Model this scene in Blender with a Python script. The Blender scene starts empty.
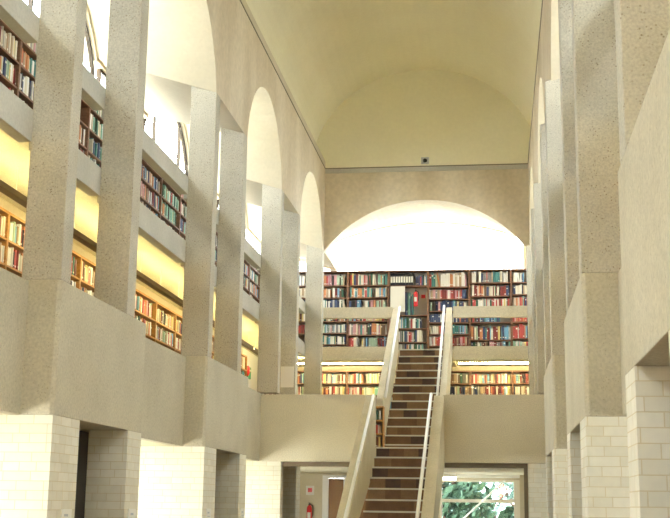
import bpy, bmesh, math, random
from mathutils import Vector, Matrix
random.seed(7)
S = bpy.context.scene
C = S.collection
E = 1.6                      # eye height above the floor
AX = -1.455                  # centre line of the nave


# ------------------------------------------------------------------ helpers
def link(o):
    C.objects.link(o)
    return o


class MB:
    """collects boxes and shapes in world (or local) coordinates and links them as one mesh"""
    def __init__(self):
        self.v = []; self.f = []; self.m = []

    def quad(self, pts, mi=0):
        n = len(self.v)
        self.v += [tuple(p) for p in pts]
        self.f.append(tuple(range(n, n + len(pts)))); self.m.append(mi)

    def box(self, x0, x1, y0, y1, z0, z1, mi=0):
        if x0 > x1: x0, x1 = x1, x0
        if y0 > y1: y0, y1 = y1, y0
        n = len(self.v)
        self.v += [(x0, y0, z0), (x1, y0, z0), (x1, y1, z0), (x0, y1, z0), (x0, y0, z1), (x1, y0, z1), (x1, y1, z1), (x0, y1, z1)]
        for q in ((0, 3, 2, 1), (4, 5, 6, 7), (0, 1, 5, 4), (1, 2, 6, 5), (2, 3, 7, 6), (3, 0, 4, 7)):
            self.f.append(tuple(n + i for i in q)); self.m.append(mi)

    def prism(self, poly, axis, a0, a1, mi=0, side_mi=None):
        """poly in the two other axes (x: (y,z), y: (x,z), z: (x,y)), extruded along axis"""
        def P(p, a):
            return {'x': (a, p[0], p[1]), 'y': (p[0], a, p[1]), 'z': (p[0], p[1], a)}[axis]
        n = len(self.v); k = len(poly)
        self.v += [P(p, a0) for p in poly] + [P(p, a1) for p in poly]
        self.f.append(tuple(range(n, n + k))); self.m.append(mi)
        self.f.append(tuple(range(n + 2 * k - 1, n + k - 1, -1))); self.m.append(mi)
        for i in range(k):
            j = (i + 1) % k
            self.f.append((n + i, n + k + i, n + k + j, n + j)); self.m.append(mi if side_mi is None else side_mi)

    def tube(self, pts, r, seg=10, mi=0):
        pts = [Vector(p) for p in pts]
        rings = []
        for i, p in enumerate(pts):
            d = (pts[min(i + 1, len(pts) - 1)] - pts[max(i - 1, 0)]).normalized()
            up = Vector((0, 0, 1)) if abs(d.z) < .95 else Vector((1, 0, 0))
            a = d.cross(up).normalized(); b = d.cross(a).normalized()
            rr = r[i] if isinstance(r, (list, tuple)) else r
            n = len(self.v)
            for k in range(seg):
                t = 2 * math.pi * k / seg
                self.v.append(tuple(p + a * math.cos(t) * rr + b * math.sin(t) * rr))
            rings.append(n)
        for i in range(len(rings) - 1):
            for k in range(seg):
                j = (k + 1) % seg
                self.f.append((rings[i] + k, rings[i + 1] + k, rings[i + 1] + j, rings[i] + j)); self.m.append(mi)
        self.f.append(tuple(rings[0] + k for k in range(seg))); self.m.append(mi)
        self.f.append(tuple(rings[-1] + k for k in reversed(range(seg)))); self.m.append(mi)

    def build(self, name, mats, parent=None, loc=None, bevel=0, smooth=False, weld=False):
        """vertices are world coordinates; with loc the mesh origin moves there; with parent they are local to it"""
        me = bpy.data.meshes.new(name)
        L = Vector(loc) if loc is not None else Vector((0, 0, 0))
        me.from_pydata([tuple(Vector(p) - L) for p in self.v], [], self.f)
        if not isinstance(mats, (list, tuple)): mats = [mats]
        for m in mats: me.materials.append(m)
        for p, mi in zip(me.polygons, self.m): p.material_index = mi
        bm = bmesh.new(); bm.from_mesh(me)
        if weld: bmesh.ops.remove_doubles(bm, verts=bm.verts, dist=1e-4)
        bmesh.ops.recalc_face_normals(bm, faces=bm.faces); bm.to_mesh(me); bm.free()
        if smooth:
            for p in me.polygons: p.use_smooth = True
        o = bpy.data.objects.new(name, me); link(o); o.location = L
        if parent is not None:
            o.parent = parent
        if bevel:
            b = o.modifiers.new('bevel', 'BEVEL'); b.width = bevel; b.segments = 2; b.limit_method = 'ANGLE'
        return o


def tag(o, label, cat, group=None):
    o['label'] = label; o['category'] = cat
    if group: o['group'] = group
    return o


def thing(name, label, cat, loc=(0, 0, 0), rz=0, group=None):
    o = bpy.data.objects.new(name, None); link(o)
    o.location = loc; o.rotation_euler.z = rz; o.empty_display_size = .1
    return tag(o, label, cat, group)


def struct(o):
    o['kind'] = 'structure'
    return o


ORD = ['zeroth', 'first', 'second', 'third', 'fourth', 'fifth', 'sixth', 'seventh', 'eighth', 'ninth', 'tenth', 'eleventh',
       'twelfth', 'thirteenth', 'fourteenth', 'fifteenth', 'sixteenth', 'seventeenth', 'eighteenth', 'nineteenth', 'twentieth']


def ordn(i):
    if i <= 20: return ORD[i]
    if i < 30: return 'twenty-' + ORD[i - 20]
    if i == 30: return 'thirtieth'
    if i < 40: return 'thirty-' + ORD[i - 30]
    return 'fortieth'


# ------------------------------------------------------------------ materials
def mat(name, col, rough=.8, metal=0, emit=None, es=0, spec=.3):
    m = bpy.data.materials.new(name); m.use_nodes = True
    b = m.node_tree.nodes['Principled BSDF']
    b.inputs['Base Color'].default_value = (*col, 1); b.inputs['Roughness'].default_value = rough
    b.inputs['Metallic'].default_value = metal; b.inputs['Specular IOR Level'].default_value = spec
    if emit:
        b.inputs['Emission Color'].default_value = (*emit, 1); b.inputs['Emission Strength'].default_value = es
    return m


def noisy(name, c1, c2, scale=3, rough=.85, speck=None, speck_scale=45, speck_amt=.5, bump=.15, stretch=(1, 1, 1), fine=60, fine_amt=.12):
    m = mat(name, c1, rough); nt = m.node_tree; N = nt.nodes; L = nt.links; b = N['Principled BSDF']
    tc = N.new('ShaderNodeNewGeometry'); mp = N.new('ShaderNodeMapping'); mp.inputs['Scale'].default_value = stretch
    L.new(tc.outputs['Position'], mp.inputs['Vector'])
    n1 = N.new('ShaderNodeTexNoise'); n1.inputs['Scale'].default_value = scale; n1.inputs['Detail'].default_value = 5
    L.new(mp.outputs[0], n1.inputs['Vector'])
    r1 = N.new('ShaderNodeValToRGB'); r1.color_ramp.elements[0].position = .32; r1.color_ramp.elements[1].position = .68
    r1.color_ramp.elements[0].color = (*c1, 1); r1.color_ramp.elements[1].color = (*c2, 1)
    L.new(n1.outputs['Fac'], r1.inputs['Fac'])
    n2 = N.new('ShaderNodeTexNoise'); n2.inputs['Scale'].default_value = fine; n2.inputs['Detail'].default_value = 3
    L.new(tc.outputs['Position'], n2.inputs['Vector'])
    mr = N.new('ShaderNodeMapRange'); mr.inputs[1].default_value = .3; mr.inputs[2].default_value = .7
    mr.inputs[3].default_value = 1 - fine_amt; mr.inputs[4].default_value = 1 + fine_amt
    L.new(n2.outputs['Fac'], mr.inputs[0])
    mx = N.new('ShaderNodeMix'); mx.data_type = 'RGBA'; mx.blend_type = 'MULTIPLY'; mx.inputs[0].default_value = 1
    L.new(r1.outputs[0], mx.inputs[6])
    cb = N.new('ShaderNodeCombineColor')
    for i in range(3): L.new(mr.outputs[0], cb.inputs[i])
    L.new(cb.outputs[0], mx.inputs[7])
    out = mx.outputs[2]
    if speck:
        v = N.new('ShaderNodeTexVoronoi'); v.inputs['Scale'].default_value = speck_scale; v.inputs['Randomness'].default_value = 1
        L.new(tc.outputs['Position'], v.inputs['Vector'])
        r2 = N.new('ShaderNodeValToRGB'); r2.color_ramp.elements[0].position = .12; r2.color_ramp.elements[1].position = .3
        r2.color_ramp.elements[0].color = (speck_amt,) * 3 + (1,); r2.color_ramp.elements[1].color = (0, 0, 0, 1)
        L.new(v.outputs['Distance'], r2.inputs['Fac'])
        n3 = N.new('ShaderNodeTexNoise'); n3.inputs['Scale'].default_value = 9
        L.new(tc.outputs['Position'], n3.inputs['Vector'])
        ml = N.new('ShaderNodeMath'); ml.operation = 'MULTIPLY'
        r3 = N.new('ShaderNodeMapRange'); r3.inputs[1].default_value = .4; r3.inputs[2].default_value = .62
        L.new(n3.outputs['Fac'], r3.inputs[0]); L.new(r2.outputs[0], ml.inputs[0]); L.new(r3.outputs[0], ml.inputs[1])
        m3 = N.new('ShaderNodeMix'); m3.data_type = 'RGBA'; m3.inputs[7].default_value = (*speck, 1)
        L.new(ml.outputs[0], m3.inputs[0]); L.new(out, m3.inputs[6]); out = m3.outputs[2]
    L.new(out, b.inputs['Base Color'])
    bp = N.new('ShaderNodeBump'); bp.inputs['Strength'].default_value = bump; bp.inputs['Distance'].default_value = .01
    L.new(n2.outputs['Fac'], bp.inputs['Height']); L.new(bp.outputs[0], b.inputs['Normal'])
    return m


def brick_mat(name, c1, c2, mortar):
    m = mat(name, c1, .9); nt = m.node_tree; N = nt.nodes; L = nt.links; b = N['Principled BSDF']
    g = N.new('ShaderNodeNewGeometry'); sp = N.new('ShaderNodeSeparateXYZ'); sn = N.new('ShaderNodeSeparateXYZ')
    L.new(g.outputs['Position'], sp.inputs[0]); L.new(g.outputs['True Normal'], sn.inputs[0])
    ab = N.new('ShaderNodeMath'); ab.operation = 'ABSOLUTE'; L.new(sn.outputs[0], ab.inputs[0])
    gt = N.new('ShaderNodeMath'); gt.operation = 'GREATER_THAN'; gt.inputs[1].default_value = .5; L.new(ab.outputs[0], gt.inputs[0])
    mu = N.new('ShaderNodeMix'); mu.data_type = 'FLOAT'; L.new(gt.outputs[0], mu.inputs[0]); L.new(sp.outputs[0], mu.inputs[2]); L.new(sp.outputs[1], mu.inputs[3])
    cv = N.new('ShaderNodeCombineXYZ'); L.new(mu.outputs[0], cv.inputs[0]); L.new(sp.outputs[2], cv.inputs[1])
    t = N.new('ShaderNodeTexBrick'); t.inputs['Scale'].default_value = 1; t.inputs['Brick Width'].default_value = .235
    t.inputs['Row Height'].default_value = .0767; t.inputs['Mortar Size'].default_value = .0035; t.inputs['Mortar Smooth'].default_value = .3
    t.inputs['Bias'].default_value = .1; t.offset = .5; t.squash = .62; t.squash_frequency = 3
    t.inputs['Color1'].default_value = (*c1, 1); t.inputs['Color2'].default_value = (*c2, 1); t.inputs['Mortar'].default_value = (*mortar, 1)
    L.new(cv.outputs[0], t.inputs['Vector'])
    n = N.new('ShaderNodeTexNoise'); n.inputs['Scale'].default_value = 14; n.inputs['Detail'].default_value = 4; L.new(g.outputs['Position'], n.inputs['Vector'])
    mr = N.new('ShaderNodeMapRange'); mr.inputs[3].default_value = .9; mr.inputs[4].default_value = 1.06; L.new(n.outputs['Fac'], mr.inputs[0])
    cb = N.new('ShaderNodeCombineColor')
    for i in range(3): L.new(mr.outputs[0], cb.inputs[i])
    mx = N.new('ShaderNodeMix'); mx.data_type = 'RGBA'; mx.blend_type = 'MULTIPLY'; mx.inputs[0].default_value = 1
    L.new(t.outputs['Color'], mx.inputs[6]); L.new(cb.outputs[0], mx.inputs[7]); L.new(mx.outputs[2], b.inputs['Base Color'])
    bp = N.new('ShaderNodeBump'); bp.inputs['Strength'].default_value = .5; bp.inputs['Distance'].default_value = .006; bp.invert = True
    L.new(t.outputs['Fac'], bp.inputs['Height']); L.new(bp.outputs[0], b.inputs['Normal'])
    return m


M_conc = noisy('bush_hammered_concrete', (.47, .435, .345), (.565, .53, .435), 1.6, .9, (.22, .17, .11), 38, .85, .3, fine_amt=.15)
M_concs = noisy('smooth_concrete', (.47, .455, .385), (.56, .54, .47), 1.3, .8, None, bump=.1, fine=40, fine_amt=.07)
M_parapet = noisy('rendered_parapet', (.50, .45, .33), (.58, .53, .40), 1.5, .85, (.27, .22, .14), 50, .6, .25, fine=40, fine_amt=.11)
M_wall = noisy('stained_shaded_render', (.54, .45, .31), (.69, .61, .47), 1.1, .9, None, bump=.15, stretch=(1, 1, .35), fine=12, fine_amt=.07)  # patchy stains, plus a browner tone standing in for weaker light
M_soff = noisy('cream_plaster', (.56, .50, .36), (.62, .56, .42), .9, .85, None, bump=.06, fine=20, fine_amt=.03)
M_vault = noisy('vault_plaster', (.84, .80, .60), (.89, .855, .66), .6, .8, None, bump=.04, fine=15, fine_amt=.02)
M_brick = brick_mat('buff_brick', (.75, .71, .57), (.84, .80, .67), (.70, .61, .41))
M_ceil = noisy('gallery_ceiling', (.66, .62, .44), (.72, .68, .50), 2, .8)
M_floor = noisy('floor_tiles', (.30, .22, .15), (.38, .29, .2), 3, .45)
M_balc = noisy('lightened_balcony_render', (.64, .58, .43), (.70, .64, .49), 1.2, .85, (.45, .38, .25), 60, .3, .15)  # smoother render; its paler tone stands in for stronger light on the balcony
M_stairc = noisy('stair_concrete', (.58, .52, .37), (.66, .60, .45), 2, .8, (.4, .33, .2), 60, .3, .15)
M_tile = noisy('brown_stair_tile', (.15, .078, .036), (.20, .105, .05), 9, .45, bump=.05)
M_tiled = noisy('dark_stair_tile', (.07, .038, .026), (.10, .055, .036), 9, .45, bump=.05)
M_tilel = noisy('light_stair_tile', (.21, .12, .055), (.26, .15, .075), 9, .45, bump=.05)
M_nose = mat('pale_nosing', (.72, .70, .62), .5)
M_rail = mat('white_handrail', (.85, .84, .78), .35)
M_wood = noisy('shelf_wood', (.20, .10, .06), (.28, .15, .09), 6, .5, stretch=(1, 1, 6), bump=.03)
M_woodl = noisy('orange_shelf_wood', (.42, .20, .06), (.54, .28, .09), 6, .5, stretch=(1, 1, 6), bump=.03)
M_back = mat('shelf_back_board', (.46, .41, .34), .8)
M_frame = mat('window_frame', (.05, .035, .02), .5)
M_framew = mat('cream_window_frame', (.8, .76, .66), .5)
M_tube = mat('fluorescent_tube', (1, .95, .7), .4, emit=(1, .86, .42), es=32)
M_tube2 = mat('bright_fluorescent_tube', (1, .95, .7), .4, emit=(1, .88, .5), es=75)
M_tubew = mat('white_fluorescent_tube', (1, .98, .9), .4, emit=(1, .94, .76), es=9)
M_hous = mat('brown_light_housing', (.16, .11, .06), .5)
M_white = mat('white_paint', (.82, .82, .78), .5)
M_black = mat('black_plastic', (.02, .02, .02), .4)
M_dark = mat('dark_door', (.03, .025, .02), .5)
M_red = mat('red_enamel', (.62, .02, .02), .3)
M_green = mat('green_sign', (.03, .36, .16), .5)
M_steel = mat('grey_steel', (.5, .52, .55), .35, .8)
M_paper = mat('paper', (.86, .84, .76), .8)
M_gap = mat('shadow_gap_strip', (.2, .18, .13), .9)
M_doorw = noisy('brown_door_wood', (.23, .12, .05), (.32, .18, .08), 5, .5, stretch=(1, 1, .2))


def glass(name):
    m = bpy.data.materials.new(name); m.use_nodes = True; nt = m.node_tree; N = nt.nodes; N.remove(N['Principled BSDF'])
    t = N.new('ShaderNodeBsdfTransparent'); t.inputs[0].default_value = (.97, .99, .98, 1)
    g = N.new('ShaderNodeBsdfGlossy'); g.inputs['Roughness'].default_value = .05
    mx = N.new('ShaderNodeMixShader'); mx.inputs[0].default_value = .05
    nt.links.new(t.outputs[0], mx.inputs[1]); nt.links.new(g.outputs[0], mx.inputs[2]); nt.links.new(mx.outputs[0], N['Material Output'].inputs[0])
    return m


M_glass = glass('window_glass')

# ------------------------------------------------------------------ layout along the nave (metres, eye-relative heights + E)
Z0, ZP0, ZP1 = 0.0, .70 + E, 1.83 + E          # floor, parapet bottom, parapet top
ZG = .95 + E                                    # lower gallery floor
ZS0, ZS1 = 3.04 + E, 3.33 + E                   # upper gallery edge beam
ZR0, ZR1 = 3.95 + E, 4.185 + E                   # upper rail beam
ZSP = 5.34 + E                                  # spring of side arches, lintel soffit
ZC = 7.2 + E                                    # cornice
XN, XR_, XO = -3.6, -3.94, -5.2
XUL, XUR = -3.604, .765                          # faces of the upper side walls      # nave face, rail face, upper wall face, outer wall (left side)
YB, YE, YO = -2.6, 24.77, 26.65                 # back wall, end arch wall, end outer wall
YPAR = 19.6
PIERS = [(-.75, 1.75), (4.2, 6.5), (9.43, 11.93), (14.65, 17.2), (19.62, 22.1)]
COLS = [(-.75, -.5), (1.1, 1.37), (4.2, 4.45), (6.1, 6.37), (9.43, 9.66), (11.26, 11.52), (14.65, 14.87), (16.42, 16.66), (19.6, 19.8), (21.36, 21.6), (24.5, 24.76)]
BAYS = [(1.37, 4.2), (6.37, 9.43), (11.52, 14.65), (16.66, 19.6), (21.6, 24.5)]   # wide arched bays


def mxx(side, x):                                # mirror about the centre line
    return x if side == 'left' else 2 * AX - x


WN = [0]


def wname():
    WN[0] += 1
    return 'window_%d' % WN[0]


def arch_pts(y0, y1, zs, rise, n=24):
    h = (y1 - y0) / 2; c = (y0 + y1) / 2; R = (h * h + rise * rise) / (2 * rise); zc = zs + rise - R
    a0 = math.asin(min(1, h / R))
    if rise > h: a0 = math.pi - a0
    return [(c + R * math.sin(-a0 + 2 * a0 * i / n), zc + R * math.cos(-a0 + 2 * a0 * i / n)) for i in range(n + 1)]


RISE = 1.24
# ------------------------------------------------------------------ shell
b = MB(); b.box(-5.45, 2.55, YB - .2, YO + .3, -.2, 0)
struct(b.build('floor', M_floor))

# barrel vault ceiling
b = MB(); n = 40; half, hb = 2.45, 2.2
for (y0, y1) in ((YB, YE + .12),):
    prof = [(AX + half * math.cos(math.pi * i / n), ZC + hb * math.sin(math.pi * i / n)) for i in range(n + 1)]
    outp = [(AX + (half + .25) * math.cos(math.pi * i / n), ZC + (hb + .25) * math.sin(math.pi * i / n)) for i in range(n + 1)]
    b.prism(prof + outp[::-1], 'y', y0, y1)
o = struct(b.build('ceiling', M_vault))

# side walls above the columns: solid masses with transverse barrel vaults
for side in ('left', 'right'):
    poly = [(YB, ZSP)]
    for (y0, y1) in BAYS: poly += arch_pts(y0, y1, ZSP, RISE)
    poly += [(YO, ZSP), (YO, ZC), (YB, ZC)]
    b = MB(); b.prism(poly, 'x', (XUL if side == 'left' else XUR), mxx(side, XO), 0, 1)
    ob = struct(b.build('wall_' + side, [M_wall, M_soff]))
    gaps = [(YB - 1, BAYS[0][0])] + [(BAYS[i][1], BAYS[i + 1][0]) for i in range(4)] + [(BAYS[4][1], YO + 1)]
    for (g0, g1) in gaps:
        cb = MB(); cb.prism([((XUL if side == 'left' else XUR), ZSP - .001), (mxx(side, XO - .02), ZSP + .47), (mxx(side, XO - .02), ZSP - .3), ((XUL if side == 'left' else XUR), ZSP - .3)], 'y', g0 - .3, g1 + .3)
        cut = cb.build('cutter', M_soff)
        md = ob.modifiers.new('cut', 'BOOLEAN'); md.operation = 'DIFFERENCE'; md.object = cut; md.solver = 'EXACT'
        bpy.context.view_layer.update()
        me2 = bpy.data.meshes.new_from_object(ob.evaluated_get(bpy.context.evaluated_depsgraph_get()))
        ob.modifiers.clear(); ob.data = me2; bpy.data.objects.remove(cut)
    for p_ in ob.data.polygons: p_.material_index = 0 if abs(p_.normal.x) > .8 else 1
    # roof slab above the bay masses, closes to the vault
    # outer wall: solid, with lunettes above and ground floor windows
    b = MB(); x0, x1 = mxx(side, XO), mxx(side, XO - .18)
    GS = 1.15 if side == 'left' else 1.85
    b.box(x0, x1, YB, YO, .0, GS); b.box(x0, x1, YB, YO, 2.15, ZSP - .05)
    ys = [YB] + [v for (y0, y1) in BAYS for v in (y0 + .35, y1 - .35)] + [YO]
    for i in range(0, len(ys), 2): b.box(x0, x1, ys[i], ys[i + 1], GS, 2.15)
    zn = ZSP + .42
    poly = [(YB, zn)]
    for (y0, y1) in BAYS:
        ap = [p for p in arch_pts(y0 + .04, y1 - .04, ZSP, RISE - .05) if p[1] > zn + .01]
        poly += [(ap[0][0] - .02, zn)] + ap + [(ap[-1][0] + .02, zn)]
    poly += [(YO, zn), (YO, ZC), (YB, ZC)]
    b.prism(poly, 'x', x0, x1)
    ob = struct(b.build('wall_outer_' + side, M_soff))
    for (g0, g1) in [(BAYS[i][1] + .06, BAYS[i + 1][0] - .06) for i in range(4)]:
        fr = MB(); xa, xb = mxx(side, XO - .04), mxx(side, XO - .09)
        for q in ((g0, g1, ZSP - .05, ZSP), (g0, g1, zn - .04, zn), (g0, g0 + .04, ZSP, zn - .04), (g1 - .04, g1, ZSP, zn - .04)): fr.box(xa, xb, *q)
        w = struct(fr.build(wname(), M_frame))
        g = MB(); g.box(mxx(side, XO - .06), mxx(side, XO - .068), g0 + .02, g1 - .02, ZSP - .03, zn - .02); g.build('pane', M_glass, w)
    for (y0, y1) in BAYS:
        # lunette window
        a = arch_pts(y0 + .05, y1 - .05, ZSP - .02, RISE - .05)
        xa, xb = mxx(side, XO - .04), mxx(side, XO - .09)
        fr = MB()
        inner = arch_pts(y0 + .10, y1 - .10, ZSP + .03, RISE - .12)
        for i in range(len(a) - 1):
            fr.prism([a[i], a[i + 1], inner[i + 1], inner[i]], 'x', xa, xb)
        fr.box(xa, xb, y0 + .05, y1 - .05, ZSP - .05, ZSP)
        w = struct(fr.build(wname(), M_frame))
        g = MB(); g.box(mxx(side, XO - .06), mxx(side, XO - .068), g0 + .02, g1 - .02, ZSP - .03, zn - .02); g.build('pane', M_glass, w)
    for (y0, y1) in BAYS:
        # lunette window
        a = arch_pts(y0 + .05, y1 - .05, ZSP - .02, RISE - .05)
        xa, xb = mxx(side, XO - .04), mxx(side, XO - .09)
        fr = MB()
        inner = arch_pts(y0 + .10, y1 - .10, ZSP + .03, RISE - .12)
        for i in range(len(a) - 1):
            fr.prism([a[i], a[i + 1], inner[i + 1], inner[i]], 'x', xa, xb)
        fr.box(xa, xb, y0 + .05, y1 - .05, ZSP - .05, ZSP)
        for t in (.25, .75):
            ym = y0 + (y1 - y0) * t
            k = min(range(len(a)), key=lambda q: abs(a[q][0] - ym))
            fr.box(xa, xb, ym - .02, ym + .02, ZSP, a[k][1] - .02)
        w = struct(fr.build(wname(), M_frame))
        g = MB(); g.prism([(y0 + .06, ZSP - .03)] + [(p[0], p[1] - .015) for p in a[1:-1]] + [(y1 - .06, ZSP - .03)], 'x', mxx(side, XO - .06), mxx(side, XO - .068))
        g.build('pane', M_glass, w)
        # ground floor window
        fr = MB(); ya, yb = y0 + .35, y1 - .35
        for (q0, q1, z0, z1) in ((ya, yb, GS, GS + .06), (ya, yb, 2.09, 2.15), (ya, ya + .06, GS + .06, 2.09), (yb - .06, yb, GS + .06, 2.09), ((ya + yb) / 2 - .025, (ya + yb) / 2 + .025, GS + .06, 2.09)):
            fr.box(xa, xb, q0, q1, z0, z1)
        w = struct(fr.build(wname(), M_framew))
        g = MB(); g.box(mxx(side, XO - .062), mxx(side, XO - .068), ya + .03, yb - .03, GS + .03, 2.12); g.build('pane', M_glass, w)

# end arch wall, with the end bay vault behind it
arch_end = arch_pts(XN, .69, 5.36 + E, 1.08, 36)


def back_z(x, d=0):                      # the flatter arch at the window
    return 6.42 + E - (x - AX) ** 2 / 11.2 - d


b = MB()
poly = [(XUL - .02, 5.32 + E), (XN, 5.32 + E)] + arch_end + [(.69, 5.32 + E), (XUR + .02, 5.32 + E), (XUR + .02, ZC), (XUL - .02, ZC)]
b.prism(poly, 'y', YE, YE + .06, 0, 0)
for k in range(36):
    p, q = arch_end[k], arch_end[k + 1]
    b.quad([(p[0], YE + .03, p[1]), (q[0], YE + .03, q[1]), (q[0], YO + .02, back_z(q[0])), (p[0], YO + .02, back_z(p[0]))], 1)
ob = struct(b.build('wall_end', [M_wall, M_wall]))  # vault underside takes the browner wall tone to look less brightly lit
# lunette closing the barrel vault
b = MB()
poly = [(AX - half, ZC)] + [(AX + half * math.cos(math.pi * i / n), ZC + hb * math.sin(math.pi * i / n)) for i in range(n, -1, -1)][1:]
b.prism(poly, 'y', YE + .01, YE + .13)
struct(b.build('wall_end_lunette', M_vault))
# thin strips under the vault, coloured dark for the shade of a reveal
b = MB(); b.box(XUL, XUR, YE - .012, YE, ZC - .02, ZC); struct(b.build('trim_1', M_gap))
b = MB(); b.box(XUL, XUL + .008, YB, YE, ZC - .022, ZC); struct(b.build('trim_2', M_gap))
b = MB(); b.box(XUR, XUR - .008, YB, YE, ZC - .022, ZC); struct(b.build('trim_3', M_gap))
b = MB(); b.box(XUL, XUR, YE - .03, YE, ZC - .12, ZC - .03); struct(b.build('trim_4', M_concs))
b = MB(); RW = (-2.9, 0, 3.4, 5.4)  # opening for a rear window, added to brighten surfaces facing the camera
b.box(-5.45, RW[0], YB - .2, YB, 0, ZC + 2.6); b.box(RW[1], 2.55, YB - .2, YB, 0, ZC + 2.6); b.box(RW[0], RW[1], YB - .2, YB, 0, RW[2]); b.box(RW[0], RW[1], YB - .2, YB, RW[3], ZC + 2.6)
struct(b.build('wall_rear', M_soff))
fr = MB()
for q in ((RW[0], RW[1], RW[2], RW[2] + .06), (RW[0], RW[1], RW[3] - .06, RW[3]), (RW[0], RW[0] + .06, RW[2] + .06, RW[3] - .06), (RW[1] - .06, RW[1], RW[2] + .06, RW[3] - .06), (-1.48, -1.42, RW[2] + .06, RW[3] - .06)):
    fr.box(q[0], q[1], YB - .14, YB - .08, q[2], q[3])
w = struct(fr.build(wname(), M_framew))  # the added window, out of view behind the camera
g = MB(); g.box(RW[0] + .02, RW[1] - .02, YB - .115, YB - .108, RW[2] + .02, RW[3] - .02); g.build('pane', M_glass, w)
# vault flanks: roof behind the cornice
for side in ('left', 'right'):
    b = MB(); b.box((XUL if side == 'left' else XUR), mxx(side, XO - .18), YB, YO, ZC, ZC + .15); struct(b.build('ceiling_flank_' + side, M_soff))
# end outer wall with big lunette window, ground floor door and window
b = MB(); y0, y1 = YO, YO + .2
b.box(-5.38, 2.47, y0, y1, 2.4, 5.24 + E)
GW = (-1.24, .50, .15, 2.19)     # ground window x0 x1 z0 z1
b.box(-5.38, -3.83, y0, y1, 0, 2.4); b.box(-3.23, GW[0], y0, y1, 0, 2.4); b.box(-3.83, -3.23, y0, y1, 2.25, 2.4)
b.box(GW[0], GW[1], y0, y1, 0, GW[2]); b.box(GW[0], GW[1], y0, y1, GW[3], 2.4); b.box(GW[1], 2.47, y0, y1, 0, 2.4)
BK = [(XN + .01 + 4.27 * k / 30, back_z(XN + .01 + 4.27 * k / 30)) for k in range(31)]
poly = [(-5.38, 5.24 + E), (-5.2, 5.24 + E), (-5.2, ZSP + .42), (-3.72, ZSP + .0), (-3.72, 5.24 + E), (XN + .01, 5.24 + E)] + BK + [(.68, 5.24 + E), (.81, 5.24 + E), (.81, ZSP), (2.29, ZSP + .42), (2.29, 5.24 + E), (2.47, 5.24 + E), (2.47, ZC), (-5.38, ZC)]
poly = poly[:1] + poly[1:]
b.prism(poly, 'y', y0, y1)
struct(b.build('wall_outer_end', M_soff))
# end lunette window
fr = MB(); a = [(p[0], p[1] - .01) for p in BK]; inn = [(p[0], p[1] - .04) for p in BK]
for i in range(len(a) - 1): fr.prism([a[i], a[i + 1], inn[i + 1], inn[i]], 'y', y0 + .05, y0 + .09)
fr.box(XN + .02, .67, y0 + .05, y0 + .09, 5.24 + E, 5.27 + E)
w = struct(fr.build(wname(), M_framew))
g = MB(); g.prism([(XN + .02, 5.25 + E)] + [(p[0], p[1] - .01) for p in a[1:-1]] + [(.67, 5.25 + E)], 'y', y0 + .066, y0 + .074); g.build('pane', M_glass, w)
for (xa, xb) in ((-5.2, -3.72), (2.29, .81)):
    sgn = 1 if xb > xa else -1
    fr = MB(); fr.box(xa, xb, y0 + .05, y0 + .09, 5.24 + E, 5.27 + E); fr.box(xa, xa + .03 * sgn, y0 + .05, y0 + .09, 5.27 + E, ZSP + .40)
    w = struct(fr.build(wname(), M_framew))
    g = MB(); g.prism([(xa, 5.25 + E), (xa, ZSP + .42), (xb, ZSP), (xb, 5.25 + E)], 'y', y0 + .066, y0 + .074); g.build('pane', M_glass, w)
# ground window at the end
x0, x1, z0, z1 = GW
fr = MB()
for q in ((x0, x0 + .05, z0, z1), (x1 - .13, x1, z0, z1), (x0 + .05, x1 - .13, z0, z0 + .06), (x0 + .05, x1 - .13, z1 - .05, z1), (x0 + .05, x1 - .13, .10 + E, .17 + E)):
    fr.box(q[0], q[1], y0 + .03, y0 + .09, q[2], q[3])
w = struct(fr.build(wname(), M_framew))
g = MB(); g.box(x0 + .02, x1 - .02, y0 + .06, y0 + .066, z0 + .02, z1 - .02); g.build('pane', M_glass, w)
# ground door at the end
fr = MB(); fr.box(-3.83, -3.70, y0 - .03, y0 + .1, 0, 2.25); fr.box(-3.36, -3.23, y0 - .03, y0 + .1, 0, 2.25); fr.box(-3.70, -3.36, y0 - .03, y0 + .1, 2.19, 2.25)
w = struct(fr.build('door_1', M_white))
g = MB(); g.box(-3.695, -3.365, y0 + .02, y0 + .06, .01, 2.185); g.build('door_leaf', M_doorw, w)
g = MB(); g.tube([(-3.42, y0 - .03, .98), (-3.42, y0 + .02, .98)], .012); g.tube([(-3.42, y0 - .03, .98), (-3.52, y0 - .03, .98)], .01); g.build('door_handle', M_steel, w)
fr = MB(); fr.box(-3.2, -2.6, y0 - .03, y0, 0, 2.2)
w = struct(fr.build('door_2', M_doorw))
g = MB(); g.box(-3.1, -3.0, y0 - .035, y0 - .03, .9, 2.1); g.build('glazed_slit', M_white, w)

# gallery slabs (floors)
for side in ('left', 'right'):
    b = MB(); X = lambda v: mxx(side, v)
    b.box(X(-3.98), X(XO), YB, YO, ZG - .25, ZG); struct(b.build('floor', M_ceil))
    b = MB(); b.box(X(-3.98), X(XO), YB, YO, ZS0 + .13, ZS1); struct(b.build('floor', M_ceil))
b = MB(); b.box(-3.98, -2.13, YPAR + .2, YO, ZG - .25, ZG); b.box(-.83, 2 * AX + 3.98, YPAR + .2, YO, ZG - .25, ZG); b.box(-2.13, -.83, 20.04, YO, ZG - .25, ZG); struct(b.build('floor', M_ceil))
b = MB(); b.box(-3.98, -2.16, 25.28, YO, ZS0 + .13, ZS1); b.box(-.85, 2 * AX + 3.98, 25.28, YO, ZS0 + .13, ZS1); b.box(-2.16, -.85, 25.72, YO, ZS0 + .02, ZS1)
struct(b.build('floor', M_ceil))

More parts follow.
